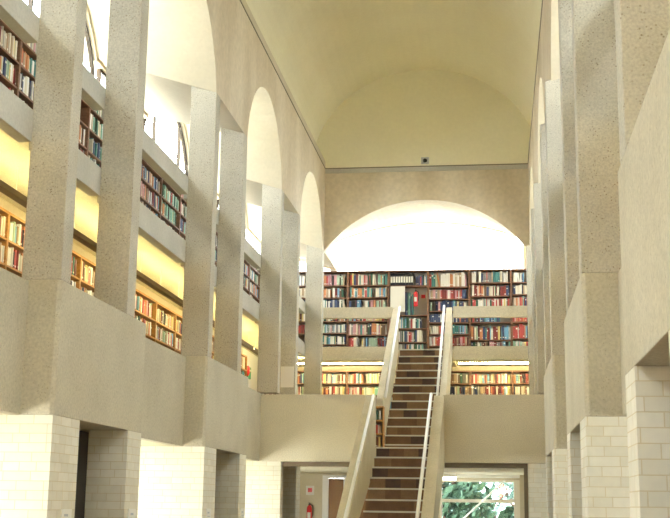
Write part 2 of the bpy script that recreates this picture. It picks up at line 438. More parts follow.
# ------------------------------------------------------------------ columns, parapets, brick piers
for side in ('left', 'right'):
    X = lambda v: mxx(side, v)
    for i, (y0, y1) in enumerate(COLS):
        w = .35
        c = MB(); zb = ZP1
        c.prism([(X(XN), zb), (X(XN - w), zb), (X(XN - w), ZSP + .3 * w), (X(XN), ZSP)], 'y', y0, y1)
        o = c.build('concrete_column', M_conc, loc=(X(XN - w / 2), (y0 + y1) / 2, zb), bevel=.008)
        if side == 'left':
            lab = {4: 'nearest tall concrete column at the left edge of the photo', 5: 'second tall concrete column from the left edge of the photo',
                   6: 'third tall concrete column from the left edge, on the second projecting parapet', 7: 'fourth tall concrete column from the left, at the far end of the second parapet block',
                   8: 'fifth tall concrete column from the left, beside the end balcony corner', 9: 'sixth concrete column from the left, with a paper notice low on it',
                   10: 'last left concrete column, touching the end arch'}
        else:
            lab = {3: 'concrete column at the right edge of the photo, behind the near parapet', 4: 'wide near concrete column standing on the right-hand parapet block',
                   5: 'second concrete column along the right side, just left of the wide near one', 6: 'third concrete column along the right side',
                   7: 'fourth concrete column along the right side', 8: 'fifth concrete column along the right side, slim in view',
                   9: 'sixth concrete column along the right side, slim in view', 10: 'last right concrete column, touching the end arch'}
        tag(o, lab.get(i, 'concrete column on the %s side behind the camera' % side if i < 2 else 'concrete column on the %s side just outside the photo' % side if i in (2, 3) else ''), 'column', 'columns carrying the %s arcade' % side)
    # projecting parapet blocks on brick piers
    names = ['behind the camera', 'nearest the camera', 'middle of three', 'farthest', 'under the end balcony']
    for i, (y0, y1) in enumerate(PIERS):
        p = MB()
        x0, x1 = XN, XN - .2
        p.prism([(X(a), bb) for a, bb in ((-3.98, y0), (x0 - .03, y0), (x0, y0 + .03), (x0, y1), (-3.98, y1))], 'z', ZP0, ZP1)
        if i < 4:
          o = p.build('concrete_parapet', M_parapet, loc=(X(XN - .1), (y0 + y1) / 2, ZP0), bevel=.006)
          tag(o, 'projecting concrete parapet block on the %s side, %s' % (side, names[i]), 'parapet', 'projecting parapets along the %s side' % side)
        # brick pier with doorway
        d0, d1 = y0 + .65, y1 - .45
        XQ = XO + .01
        t = thing('brick_pier', 'buff brick pier with a dark doorway on the %s side, %s' % (side, names[i]), 'pier', (X(XN - .2), (y0 + y1) / 2, 0), 0, 'brick piers along the %s side' % side)
        tl = Vector(t.location)
        for poly in ([(XN, y0), (XN, d0), (XN - .4, d0), (XN - .4, y0 + .22), (XQ, y0 + .22), (XQ, y0)], [(XN, y1), (XN, d1), (XN - .4, d1), (XN - .4, y1 - .22), (XQ, y1 - .22), (XQ, y1)]):
            p = MB(); p.prism([(X(a), c) for a, c in poly], 'z', 0, ZP0 - .002)
            o = p.build('brick_wall', M_brick); o.data.transform(Matrix.Translation(-tl)); o.parent = t
        p = MB(); p.box(X(XN - .405), X(XN - .45), d0 - .1, d1 + .1, 0, ZP0 - .02)
        o = tag(p.build('black_door', M_dark, loc=(X(XN - .44), d0, 0)), 'black door recessed in the %s doorway %s' % (side, names[i]), 'door')
    # recessed parapets
    rec = [(1.75, 4.2), (6.5, 9.43), (11.93, 14.65), (17.2, 19.6)]
    rn = ['behind the camera', 'nearest the camera', 'in the middle', 'beside the end balcony']
    for i, (y0, y1) in enumerate(rec):
        p = MB(); p.box(X(-3.88), X(-3.98), y0, y1, ZP0, ZP1 - .01)
        o = p.build('recessed_parapet', M_parapet, loc=(X(-3.93), (y0 + y1) / 2, ZP0), bevel=.004)
        tag(o, 'set-back concrete parapet between brick piers on the %s side, %s' % (side, rn[i]), 'parapet', 'set-back parapets along the %s side' % side)
    p = MB(); jw = .08 if side == 'left' else .18
    p.box(X(XN), X(XN) + (jw if side == 'left' else -jw), YPAR + .02, YPAR + .24, 0, ZP0)
    tag(p.build('brick_jamb', M_brick, loc=(X(XN), YPAR, 0)), 'narrow brick jamb at the %s of the ground floor opening' % side, 'wall')
    # upper gallery: edge beams and rail beams between columns
    segs = [(YB, .0), (1.37, 4.2), (4.45, 6.1), (6.37, 9.43), (9.66, 11.26), (11.52, 14.65), (14.87, 16.42), (16.66, 19.6), (19.8, 21.36), (21.6, 24.5)]
    sn = ['behind the camera', 'beside the camera', 'in the narrow bay by the camera', 'before the nearest column', 'between the nearest column pair', 'in the wide bay after the nearest columns',
          'between the middle column pair', 'in the wide bay before the end balcony', 'between the last column pair', 'in the last bay before the end arch']
    for (y0, y1), s_ in zip(segs, sn):
        e = .0
        p = MB(); p.box(X(XR_), X(XR_ - .12), y0 - e, y1 + e, ZS0, ZS1)
        o = p.build('gallery_edge_beam', M_concs, loc=(X(XR_ - .06), (y0 + y1) / 2, ZS0), bevel=.004)
        tag(o, 'concrete floor-edge beam of the %s upper gallery %s' % (side, s_), 'beam', 'floor-edge beams of the %s upper gallery' % side)
        p = MB(); p.box(X(XR_), X(XR_ - .12), y0 - e, y1 + e, ZR0, ZR1)
        o = p.build('gallery_rail_beam', M_concs, loc=(X(XR_ - .06), (y0 + y1) / 2, ZR0), bevel=.004)
        tag(o, 'concrete rail beam of the %s upper gallery %s' % (side, s_), 'beam', 'rail beams of the %s upper gallery' % side)

# end balcony parapets (either side of the lower flight) and end upper beams
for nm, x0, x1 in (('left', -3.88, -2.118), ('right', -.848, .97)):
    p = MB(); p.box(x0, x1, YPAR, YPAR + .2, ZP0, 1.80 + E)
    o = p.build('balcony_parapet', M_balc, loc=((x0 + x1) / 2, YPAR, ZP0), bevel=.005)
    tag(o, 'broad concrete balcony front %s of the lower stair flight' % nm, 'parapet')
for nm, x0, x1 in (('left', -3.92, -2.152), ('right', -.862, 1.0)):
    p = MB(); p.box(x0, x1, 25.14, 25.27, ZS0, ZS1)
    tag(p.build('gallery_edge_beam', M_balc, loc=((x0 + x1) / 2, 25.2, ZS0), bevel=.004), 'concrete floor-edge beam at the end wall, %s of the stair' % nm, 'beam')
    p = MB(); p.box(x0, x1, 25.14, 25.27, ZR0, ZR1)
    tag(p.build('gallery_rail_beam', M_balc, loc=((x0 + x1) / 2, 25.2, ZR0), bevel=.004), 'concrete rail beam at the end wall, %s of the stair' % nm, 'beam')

M_lint = mat('brown_opening_frame', (.20, .155, .10), .6)
p = MB(); p.box(-3.5, -2.13, YPAR + .08, YPAR + .16, .625 + E, .699 + E); tag(p.build('opening_lintel', M_lint, loc=(-2.8, YPAR + .12, .625 + E)), 'thin brown lintel strip over the left ground floor opening', 'lintel')
p = MB(); p.box(-.83, .50, YPAR + .08, YPAR + .16, .625 + E, .699 + E); p.box(.44, .50, YPAR + .08, YPAR + .16, 0, .625 + E); tag(p.build('opening_lintel', M_lint, loc=(-.1, YPAR + .12, .625 + E)), 'thin brown lintel and post around the right ground floor opening', 'lintel')

# ------------------------------------------------------------------ stairs
def flight(label, n, xl, xr, yfirst, zfirst, going, rise, side_w, ys0, zs0, ys1, zs1, depth, rails, last_flat=0):
    """n nosings from (yfirst,zfirst) upwards"""
    root = thing('staircase', label, 'staircase', ((xl + xr) / 2, yfirst, max(0, zfirst - rise)))
    O = Vector(root.location)
    for i in range(n):
        y = yfirst + going * i; z = zfirst + rise * i
        s = MB(); nt_ = 4; off = random.uniform(-.06, .06)
        xs = [xl] + [xl + (xr - xl) * (k + 1) / nt_ + off for k in range(nt_ - 1)] + [xr]
        ya, yb2, za, zb2 = y + .012, y + going + .03, z - rise, z - .025
        for k in range(nt_):
            a, c = xs[k], xs[k + 1]; mi = random.choice((0, 0, 0, 1, 2, 2))
            s.quad([(a, ya, za), (c, ya, za), (c, ya, zb2), (a, ya, zb2)], mi); s.quad([(a, ya, zb2), (c, ya, zb2), (c, yb2, zb2), (a, yb2, zb2)], mi)
            s.quad([(c, yb2, za), (a, yb2, za), (a, yb2, zb2), (c, yb2, zb2)], mi); s.quad([(a, yb2, za), (c, yb2, za), (c, ya, za), (a, ya, za)], mi)
        s.quad([(xl, ya, za), (xl, ya, zb2), (xl, yb2, zb2), (xl, yb2, za)]); s.quad([(xr, ya, za), (xr, yb2, za), (xr, yb2, zb2), (xr, ya, zb2)])
        st = s.build('step', [M_tile, M_tiled, M_tilel], weld=True); st.data.transform(Matrix.Translation(-O)); st.parent = root
        s = MB(); s.box(xl, xr, y - .012, y + going + .012, z - .025, z)
        t = s.build('nosing', M_nose); t.data.transform(Matrix.Translation(-O)); t.parent = st
    for sx in (xl, xr):
        a, b2 = (sx - side_w, sx) if sx == xl else (sx, sx + side_w)
        s = MB(); s.prism([(ys0, zs0), (ys1, zs1), (ys1, zs1 - depth), (ys0, max(0.0, zs0 - depth))], 'x', a, b2)
        t = s.build('side_wall', M_stairc, bevel=.006); t.data.transform(Matrix.Translation(-O)); t.parent = root
    for (rx, ra, rb) in rails:
        s = MB(); s.tube([ra, rb], .026, 12)
        t = s.build('handrail', M_rail, smooth=True); t.data.transform(Matrix.Translation(-O)); t.parent = root
        for f_ in (.06, .35, .65, .94):
            q = Vector(ra).lerp(Vector(rb), f_)
            s = MB(); wx = rx
            s.tube([q, q - Vector((0, 0, .06)), Vector((wx, q.y, q.z - .07))], .008, 8)
            r_ = s.build('bracket', M_steel); r_.data.transform(Matrix.Translation(-O)); r_.parent = t
    return root


SL = .545
flight('lower flight of brown tiled stairs between concrete side walls, rising to the landing', 15, -1.951, -.995, 19.7 - .315 * 14, ZG - .17 * 14, .315, .17, .167,
       YPAR + .03 - 6.2, 1.79 + E - 6.2 * SL, YPAR + .03, 1.79 + E, 1.12,
       [(-1.951, (-1.975, 19.4 - 5.6, 1.76 + E - 5.6 * SL), (-1.975, 19.4, 1.76 + E)), (-.995, (-1.035, 19.5 - 5.6, 1.80 + E - 5.6 * SL), (-1.035, 19.5, 1.80 + E))])
flight('upper flight of brown tiled stairs rising from the landing to the top gallery', 13, -2.03, -1.01, 21.9, 1.108 + E, .305, .185, .125,
       21.75, 1.93 + E, 25.27, ZR1, .95,
       [(-2.03, (-1.995, 21.8, 1.95 + E), (-1.995, 25.1, 4.17 + E)), (-1.01, (-1.05, 21.8, 1.95 + E), (-1.05, 25.1, 4.19 + E))])

# ------------------------------------------------------------------ bookcases
BOOKS = []       # (bookcase key, row, matrix, t, d, h, tilt, colour)
CASES = {}


def bookcase(name_label, loc, rz, W, depth, z_bot, z_top, boards, wood, key, fill, h_rng, group, back=True, binders=None):
    """local frame: x to the right of the viewer, -y towards the viewer, front at y=0, back at y=depth"""
    t = thing('bookcase', name_label, 'bookcase', loc, rz, group)
    def add(nm, bx, m):
        s = MB(); s.box(*bx); o = s.build(nm, m); o.parent = t
        return o
    for x in (0, W): add('side_panel', (x + (.002 if x == 0 else -.022), x + (.022 if x == 0 else -.002), 0, depth, z_bot, z_top), wood)
    add('top_panel', (.022, W - .022, 0, depth, z_top - .028, z_top), wood)
    if back: add('back_panel', (.022, W - .022, depth - .012, depth, z_bot, z_top - .028), M_back)
    for z in boards: add('shelf', (.022, W - .022, .005, depth - .012, z - .022, z), wood)
    add('plinth', (.022, W - .022, .02, .04, z_bot, min(boards) - .022), wood)
    M0 = Matrix.Translation(loc) @ Matrix.Rotation(rz, 4, 'Z')
    bs = sorted(boards) + [z_top - .006]
    for r in range(len(bs) - 1):
        gap = bs[r + 1] - .022 - bs[r]
        if gap < .12: continue
        f = fill(r, len(bs) - 1 - r)
        if f is None: continue
        lo, hi, theme = f
        x = .026 + lo * (W - .05); xe = .026 + hi * (W - .05)
        base_h = gap * random.uniform(.78, .9)
        i = 0
        run = random.choice(range(NCOL))
        while x < xe - .02:
            if theme == 'binder':
                tk, hh, col = .058, gap * .86, 'binder'
            else:
                tk = random.choice((.018, .022, .026, .03, .034, .038, .044, .05)) * 1.05
                if random.random() < .35: run = random.randrange(NCOL)
                col = run if random.random() < .6 else random.randrange(NCOL)
                if theme is not None and random.random() < .72: col = random.choice(theme)
                hh = min(gap * .96, base_h * random.uniform(.82, 1.06))
            if x + tk > xe: break
            tilt = 0
            if theme != 'binder' and random.random() < .035: tilt = random.uniform(.08, .2); x += hh * math.sin(tilt) * .8
            if random.random() < .02: x += random.uniform(.02, .09)
            if x + tk > W - .026: break
            dd = min(depth - .03, random.uniform(.14, .175))
            yf = random.uniform(.012, .03)
            M = M0 @ Matrix.Translation((x, yf, bs[r] + .0005)) @ Matrix.Rotation(-tilt, 4, 'Y')
            BOOKS.append(dict(case=key, row=len(bs) - 1 - r, M=M, t=tk - .0015, d=dd, h=hh, col=col, n=i)); i += 1
            x += tk + (.006 if tilt else 0)
    CASES[key] = t
    return t


COLN = [('dark blue', (.035, .07, .19)), ('navy', (.02, .03, .09)), ('dark green', (.02, .11, .06)), ('teal', (.03, .25, .24)), ('sky blue', (.12, .38, .62)),
        ('dark red', (.26, .02, .02)), ('bright red', (.55, .04, .035)), ('maroon', (.14, .02, .03)), ('orange', (.65, .22, .05)), ('tan', (.45, .31, .17)),
        ('cream', (.76, .70, .54)), ('white', (.85, .84, .80)), ('pale grey', (.55, .55, .52)), ('grey', (.26, .26, .26)), ('black', (.018, .018, .02)),
        ('brown', (.16, .08, .04)), ('yellow', (.72, .55, .12)), ('pale green', (.35, .52, .36)), ('pink', (.66, .30, .33)), ('beige', (.60, .52, .38)),
        ('mint green', (.20, .52, .40)), ('ivory', (.80, .77, .66))]
COLN = [(n_, tuple(.78 * v + .22 * (.30 * c_[0] + .5 * c_[1] + .2 * c_[2]) + k_ for v, k_ in zip(c_, (.022, .018, .012)))) for n_, c_ in COLN]
NCOL = len(COLN)
BM = [mat('cover_' + n_.replace(' ', '_'), c_, .55) for n_, c_ in COLN]
WARM = [8, 9, 10, 11, 16, 19, 21, 10, 6, 15, 17, 5]
COOL = [0, 1, 4, 11, 12, 2, 3, 13, 10, 11, 21]
REDS = [5, 6, 8, 18, 9, 11]
GREENS = [20, 20, 17, 11, 2, 3]
MIX = None


def yz(y, x=350):                      # helper used for heights of the end shelves
    return (5.25 - .0229 * (y - 270) if x < 430 else 5.21 - .02245 * (y - 270)) + E


# end wall, upper gallery
ex = [-5.15, -4.2, -3.283, -2.36, -1.465, -.54, .385, 1.31, 2.2]
eb = {1: [(285, 0), (297.3, 0), (309, 0), (321, 0), (332.6, 0), (344, 0)], 2: [(285, 0), (297.3, 0), (309.5, 0), (321, 0), (334.8, 0), (346.5, 0)],
      3: [(286, 0), (315.5, 0), (328.6, 0), (342, 0)], 4: [(286.2, 1), (298.5, 1), (310.7, 1), (322.3, 1), (334, 1), (345.6, 1)],
      5: [(282.4, 1), (296, 1), (309, 1), (322.2, 1), (339.9, 1)], 6: [(282.4, 1), (294.6, 1), (308, 1), (322, 1), (338.6, 1)]}
where = {0: 'in the left corner', 1: 'behind the last left columns', 2: 'left of the stair', 3: 'facing the stair, with extinguisher', 4: 'right of the extinguisher', 5: 'second from the right', 6: 'at the right', 7: 'in the right corner'}
CN = {}
for i in range(8):
    bl = [yz(y, 350 if not f else 500) for y, f in eb.get(i, eb[1])]
    bl.append(ZS1 + .08)
    bl = [z for z in bl if z < ZS1 + 1.85]
    def fill(r, rt, i=i):
        # rt = 1 for the top row
        if i == 3:
            if rt == 1: return (.02, .66, 'binder')
            if rt == 2: return (.42, .66, GREENS)
            return (.0, random.uniform(.8, .98), COOL)
        th = {1: {1: None, 2: WARM}, 2: {2: [4, 10, 11, 8, 0, 3], 3: None}, 4: {1: None, 2: REDS, 3: [0, 4, 0, 1], 4: [0, 11, 0], 6: REDS},
              5: {1: None, 2: [5, 8, 10, 0], 4: [0, 3, 4], 3: [0, 6, 10, 2]}, 6: {1: COOL, 2: [0, 1, 10], 3: [8, 6, 19, 8], 4: [6, 8, 6]}}.get(i, {}).get(rt, random.choice([None, COOL, None, WARM]))
        return (random.choice((0, 0, 0, .03)), random.choice((1, 1, .96, .98, .75)), th)
    key = ('end upper', i)
    bookcase('tall dark wood bookcase on the end wall upper gallery, ' + where[i], (ex[i], 26.4, 0), 0, ex[i + 1] - ex[i], .23, ZS1, 5.235 + E, bl, M_wood, key, fill, None, 'end wall upper bookcases')
    CN[key] = 'end wall upper case ' + where[i]
# the stretch of extra titles after the binders
for k in range(8):
    tk = .028; c = [0, 1, 0, 6, 0, 2, 11, 4][k]
    BOOKS.append(dict(case=('end upper', 3), row=1, M=Matrix.Translation((-2.36 + .62 + k * .032, 26.42, yz(286) + .0005)), t=tk, d=.16, h=.2 + .02 * (k % 3), col=c, n=20 + k))
# end wall, lower gallery
for i in range(8):
    bl = [ZG + .08 + .26 * k for k in range(5)] + [2.41 + E, 2.675 + E]
    bl = [z for z in bl if z < 2.35 + E] + [2.41 + E, 2.675 + E]
    bl = sorted(set(round(z, 3) for z in bl))
    if i in (3,): pass
    key = ('end lower', i)
    if i in (3, 4) and False: continue
    fl = lambda r, rt: (0, 1, WARM if random.random() < .7 else None) if rt <= 3 else None
    bookcase('warmly lit bookcase on the end wall lower gallery, ' + where[i].replace(', with extinguisher', '').replace('right of the extinguisher', 'right of the centre').replace('facing the stair', 'behind the stair'),
             (ex[i], 26.4, 0), 0, ex[i + 1] - ex[i], .23, ZG, 2.955 + E, bl, M_wood, key, fl, None, 'end wall lower bookcases')
    CN[key] = 'end wall lower case ' + where[i].replace(', with extinguisher', '').replace('right of the extinguisher', 'right of centre').replace('facing the stair', 'behind the stair')

# side galleries
P = 1.104
kk = 0
for side in ('left', 'right'):
    rz = math.pi / 2 if side == 'left' else -math.pi / 2
    Xf = mxx(side, -4.97)
    for i in range(-6, 12):
        ya = 11.45 + P * i
        yb = ya + P
        if side == 'right' and (i < -6 or i > 10): continue
        for lev in ('upper', 'lower'):
            key = (side + ' ' + lev, i)
            if lev == 'lower' and yb > 23.7 and side == 'left': continue
            if lev == 'upper':
                bl = [ZS1 + .08 + .272 * k for k in range(7)]
                zb, zt = ZS1, ZS1 + 1.99
                bl = [4.297 + E + .277 * k for k in range(-3, 3)]
                zt = 5.15 + E
                def fill(r, rt, i=i):
                    if rt > 4: return None
                    th = {-1: WARM, 2: [20, 2, 3, 11, 10], 5: GREENS if rt < 4 else COOL, 4: [8, 5, 19, 0, 4]}.get(i)
                    return (random.choice((0, .1, 0)), random.choice((1, 1, .9, .7)), th)
            else:
                bl = [ZG + .1 + .276 * k for k in range(4)] + [2.39 + E, 2.655 + E]
                bl = [z for z in bl if z < 2.3 + E] + [2.39 + E, 2.655 + E]
                zb, zt = ZG, 2.94 + E
                fill = lambda r, rt: (0, random.choice((1, .9, 1)), random.choice((WARM, WARM, REDS, None))) if rt <= 3 else None
            loc = (Xf, ya, 0) if side == 'left' else (Xf, yb, 0)
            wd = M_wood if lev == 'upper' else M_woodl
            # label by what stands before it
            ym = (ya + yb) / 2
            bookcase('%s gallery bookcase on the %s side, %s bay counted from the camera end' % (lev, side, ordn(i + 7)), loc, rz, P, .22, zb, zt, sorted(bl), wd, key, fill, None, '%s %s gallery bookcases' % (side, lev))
            CN[key] = '%s %s gallery, %s bay' % (side, lev, ordn(i + 7))

# low bookcase on the landing
def fill_l(r, rt): return (0, .95, WARM)
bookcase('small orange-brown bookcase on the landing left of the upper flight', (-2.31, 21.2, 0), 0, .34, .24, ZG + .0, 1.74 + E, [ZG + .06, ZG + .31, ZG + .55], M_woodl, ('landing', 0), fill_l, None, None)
CN[('landing', 0)] = 'small landing bookcase beside the stair'

# ------------------------------------------------------------------ lights in the galleries
def trough(label, p0, p1, inner, group, lip=.06, tm=None):
    """p0..p1 centre line (at its bottom); inner = unit vector towards the bookcases"""
    t = thing('fluorescent_light', label, 'light', p0, 0, group)
    d = Vector(p1) - Vector(p0); inn = Vector(inner)
    def bx(a0, a1, z0, z1, e0=0, e1=1):
        q0 = d * e0 + inn * a0; q1 = d * e1 + inn * a1
        s = MB(); s.box(q0.x, q1.x, q0.y, q1.y, z0, z1); return s
    o = bx(-.045, .04, 0, .01).build('housing', M_hous); o.parent = t
    o = bx(-.045, -.035, .01, lip).build('front_lip', M_hous); o.parent = t
    for e in (.12, .5, .88):
        q = d * e; s = MB(); s.box(q.x - .002, q.x + .002, q.y - .002, q.y + .002, .01, ZS0 + .13 - p0[2]); o = s.build('hanger', M_white); o.parent = t
    s = MB(); a = d * .01 + inn * -.005; b2 = d * .99 + inn * -.005
    s.tube([(a.x, a.y, .055), (b2.x, b2.y, .055)], .016, 8); o = s.build('tube', tm or M_tube); o.parent = t
    return t


for side in ('left', 'right'):
    sg = 1 if side == 'right' else -1
    ys = [1.4, 4.2, 6.75, 9.3, 11.9, 14.4, 16.95, 19.5, 22.0, 24.6]
    for i in range(len(ys) - 1):
        trough('brown strip light under the %s upper gallery, %s from the camera end' % (side, ordn(i + 1)), (mxx(side, -4.55), ys[i] + .03, 2.85 + E), (mxx(side, -4.55), ys[i + 1] - .03, 2.85 + E), (sg, 0, 0), 'strip lights of the %s lower gallery' % side)
trough('strip light over the end wall lower books, left of the stair', (-4.5, 25.75, 2.985 + E), (-2.2, 25.75, 2.985 + E), (0, 1, 0), 'strip lights over the end wall lower books', .026, M_tube2)
trough('strip light over the end wall lower books, right of the stair', (-.8, 25.75, 2.985 + E), (1.6, 25.75, 2.985 + E), (0, 1, 0), 'strip lights over the end wall lower books', .026, M_tube2)

# ------------------------------------------------------------------ small things
def extinguisher(label, loc, s=1.0):
    t = thing('fire_extinguisher', label, 'fire extinguisher', loc)
    b = MB(); b.tube([(0, 0, 0), (0, 0, .02), (0, 0, .33 * s), (0, 0, .37 * s), (0, 0, .40 * s)], [.05 * s, .058 * s, .058 * s, .045 * s, .018 * s], 20); o = b.build('cylinder', M_red, smooth=False); o.parent = t
    b = MB(); b.box(-.035 * s, .035 * s, -.0605 * s, -.05 * s, .12 * s, .24 * s); o = b.build('label_panel', M_white); o.parent = t
    b = MB(); b.box(-.02, .02, -.02, .02, .395 * s, .43 * s); b.tube([(0, .0, .43 * s), (0, -.06, .45 * s)], .008); b.tube([(0, .0, .41 * s), (0, -.06, .41 * s)], .008); o = b.build('valve_handle', M_black); o.parent = t
    b = MB(); b.tube([(.02, 0, .41 * s), (.07 * s, 0, .39 * s), (.08 * s, 0, .3 * s), (.07 * s, -.01, .15 * s)], .009); o = b.build('hose', M_black); o.parent = t
    return t


extinguisher('red fire extinguisher hanging in the shelf gap above the stairs', (-1.74, 26.39, 4.40 + E), .85)
b = MB(); b.box(-1.76, -1.72, 26.45, 26.62, 4.65 + E, 4.67 + E)
extinguisher('red fire extinguisher on the ground floor wall at the left opening', (-4.11, 26.588, -.40 + E), 1.0)
b = MB(); b.box(-4.2, -4.02, 26.63, 26.648, .22 + E, .42 + E); o = tag(b.build('extinguisher_sign', M_white, loc=(-4.11, 26.64, .22 + E)), 'white square sign with a red mark above the ground floor extinguisher', 'sign')
b = MB(); b.box(-.045, .045, -.015, -.009, .06, .15); q = b.build('red_mark', M_red); q.parent = o
b = MB(); b.box(-2.31, -1.98, 26.37, 26.395, 4.28 + E, 4.86 + E); tag(b.build('pale_notice_board', M_paper, loc=(-2.15, 26.38, 4.28 + E)), 'pale blank notice board leaning in the shelf gap beside the extinguisher', 'notice board')
b = MB(); b.box(-1.63, -1.54, 26.6, 26.615, 4.62 + E, 4.70 + E); tag(b.build('red_notice', M_red, loc=(-1.58, 26.6, 4.62 + E)), 'tiny red notice beside the upper extinguisher', 'sign')
# camera / detector on lunette
t = thing('security_camera', 'small square sensor fixed at the foot of the end lunette', 'sensor', (-1.43, YE + .005, 7.24 + E))
b = MB(); b.box(-.085, .085, -.03, 0, 0, .15); o = b.build('back_plate', M_steel, bevel=.01); o.parent = t
b = MB(); b.tube([(0, -.075, .075), (0, -.03, .075)], [.03, .045], 16); o = b.build('lens', M_black); o.parent = t
# alarm bell, exit sign, pipe on the left gallery
b = MB(); b.box(XO + .0, XO + .06, 23.9, 26.3, ZG, ZS0 + .12); o = tag(b.build('white_wall_panel', M_white, loc=(XO, 25, ZG)), 'white wall panel with a red bell beyond the last left bookcases', 'panel')
t = thing('alarm_bell', 'round red alarm bell on the white panel in the left gallery', 'alarm bell', (-5.0, 24.1, 2.7 + E))
b = MB(); b.tube([(-.14, 0, 0), (-.05, 0, 0), (-.02, 0, 0)], [.11, .11, .05], 20); o = b.build('gong', M_red); o.parent = t
b = MB(); b.tube([(-.02, 0, 0), (.0, 0, 0)], .02, 10); o = b.build('striker_cap', M_white); o.parent = t
b = MB(); b.box(-5.13, -5.10, 24.3, 24.62, 2.58 + E, 2.82 + E); tag(b.build('exit_sign', M_green, loc=(-5.1, 24.45, 2.6 + E)), 'small green sign right of the red alarm bell', 'sign')
b = MB(); b.tube([(-5.1, 24.2, ZG), (-5.1, 24.2, 2.56 + E)], .02, 8); tag(b.build('red_pipe', M_red, loc=(-5.1, 24.2, ZG)), 'thin dark red pipe below the alarm bell', 'pipe')
# paper notice on the sixth column
b = MB(); b.box(-3.87, -3.63, 21.345, 21.359, 2.09 + E, 2.47 + E)
tag(b.build('paper_notice', M_paper, loc=(-3.75, 21.35, 2.09 + E)), 'large cream paper notice low on the sixth left column', 'notice')
# door signs
def doorsign(label, side, y, z=-.13, w=.115):
    x = XN if side == 'left' else .69; s = 1 if side == 'left' else -1
    t = thing('door_sign', label, 'sign', (x, y, z + E), 0, 'door signs')
    b = MB(); b.box(0, s * .012, -w, w, -.06, .07); o = b.build('plate', M_paper); o.parent = t
    b = MB(); b.box(s * .012, s * .0135, -w * .6, w * .6, -.03, -.02); b.box(s * .012, s * .0135, -w * .6, w * .2, .01, .03); o = b.build('printed_lines', M_steel); o.parent = t


doorsign('small white sign left of the nearest left doorway', 'left', 9.86)
doorsign('small white sign right of the nearest left doorway', 'left', 11.72)
doorsign('small white sign left of the second left doorway', 'left', 14.95)
doorsign('small white sign right of the second left doorway', 'left', 17.0)

# ground-floor light and blind at the end window
t = thing('fluorescent_light', 'white ceiling tube light glowing at the head of the ground floor window', 'light', (-1.02, 25.9, .575 + E))
b = MB(); b.box(-.2, .17, -.04, .04, .05, .124); o = b.build('housing', M_white); o.parent = t
b = MB(); b.tube([(-.2, 0, .02), (.17, 0, .02)], .035, 12); o = b.build('tube', M_tubew); o.parent = t
b = MB(); b.box(-.86, .50, YO - .12, YO - .005, .63 + E, .74 + E); tag(b.build('blind_cassette', M_white, loc=(-.2, YO - .06, .63 + E), bevel=.01), 'long cream roller blind box above the ground floor window', 'blind')
b = MB(); b.tube([(.19, YO - .02, .585 + E), (-.75, YO - .02, -.27 + E)], .018, 8); tag(b.build('diagonal_rod', M_rail, loc=(-.25, YO - .02, .1 + E)), 'thin white rod slanting across the ground floor window', 'rod')

# ------------------------------------------------------------------ outside
M_grass = noisy('pale_paving', (.62, .60, .55), (.70, .68, .63), 2, 1)
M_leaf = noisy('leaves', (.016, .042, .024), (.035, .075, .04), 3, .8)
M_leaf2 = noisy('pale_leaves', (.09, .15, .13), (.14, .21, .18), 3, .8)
M_bark = noisy('bark', (.10, .05, .035), (.16, .08, .055), 8, .9)
b = MB(); b.box(-60, 60, -40, 90, -.45, -.25); struct(b.build('ground', M_grass))


def tree(label, x, y, h, cr, m, trunk_r, zc, n=1300, name='garden_tree', lf=1.0):
    t = thing(name, label, 'tree', (x, y, -.25))
    b = MB(); b.tube([(0, 0, 0), (.05, 0, h * .3), (-.04, .05, h * .6), (0, 0, h * .9)], [trunk_r, trunk_r * .85, trunk_r * .6, trunk_r * .25], 10)
    for k in range(6):
        a = k * 1.05; z = zc - cr * .4 + .2 * k
        b.tube([(0, 0, z), (math.cos(a) * cr * .7, math.sin(a) * cr * .7, z + .5)], [trunk_r * .4, .02], 6)
    o = b.build('trunk', M_bark); o.parent = t
    b = MB()
    for k in range(n):
        u = Vector((random.gauss(0, 1), random.gauss(0, 1), random.gauss(0, 1))).normalized() * cr * random.uniform(.35, 1) ** .6
        c = Vector((u.x, u.y, zc + u.z * .9)); s = random.uniform(.1, .2) * lf
        a = Vector((random.gauss(0, 1), random.gauss(0, 1), random.gauss(0, 1))).normalized(); d = a.orthogonal().normalized(); e = a.cross(d)
        b.quad([c - d * s, c - e * s * .5, c + d * s, c + e * s * .5])
    o = b.build('foliage', m); o.parent = t


tree('dark leafy tree with reddish trunk left in the ground floor window', -1.25, 30.5, 3.4, 1.25, M_leaf, .12, 1.7, 1500)
tree('dark leafy tree with reddish trunk right in the ground floor window', 1.1, 31.0, 3.2, 1.1, M_leaf, .12, 1.3, 1300)
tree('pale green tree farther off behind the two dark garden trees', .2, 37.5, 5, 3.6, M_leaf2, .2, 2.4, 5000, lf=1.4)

# ------------------------------------------------------------------ camera
r = Vector((0.99108, 0.13249, 0.01284)); 
pitch, yaw, roll = 0.20414193, -0.13499378, 0.01311409
rr = Vector((math.cos(yaw), -math.sin(yaw), 0)); fw = Vector((math.sin(yaw), math.cos(yaw), 0)); up = Vector((0, 0, 1))
f2 = math.cos(pitch) * fw + math.sin(pitch) * up; u2 = -math.sin(pitch) * fw + math.cos(pitch) * up
r3 = math.cos(roll) * rr + math.sin(roll) * u2; u3 = -math.sin(roll) * rr + math.cos(roll) * u2
cam = bpy.data.cameras.new('camera'); co = bpy.data.objects.new('camera', cam); link(co); S.camera = co
FPX = 1189.94
cam.sensor_fit = 'HORIZONTAL'; cam.sensor_width = 36; cam.lens = 36 * FPX / 670; cam.clip_start = .05; cam.clip_end = 300
M = Matrix((r3, u3, -f2)).transposed().to_4x4(); M.translation = (0, 0, E); co.matrix_world = M


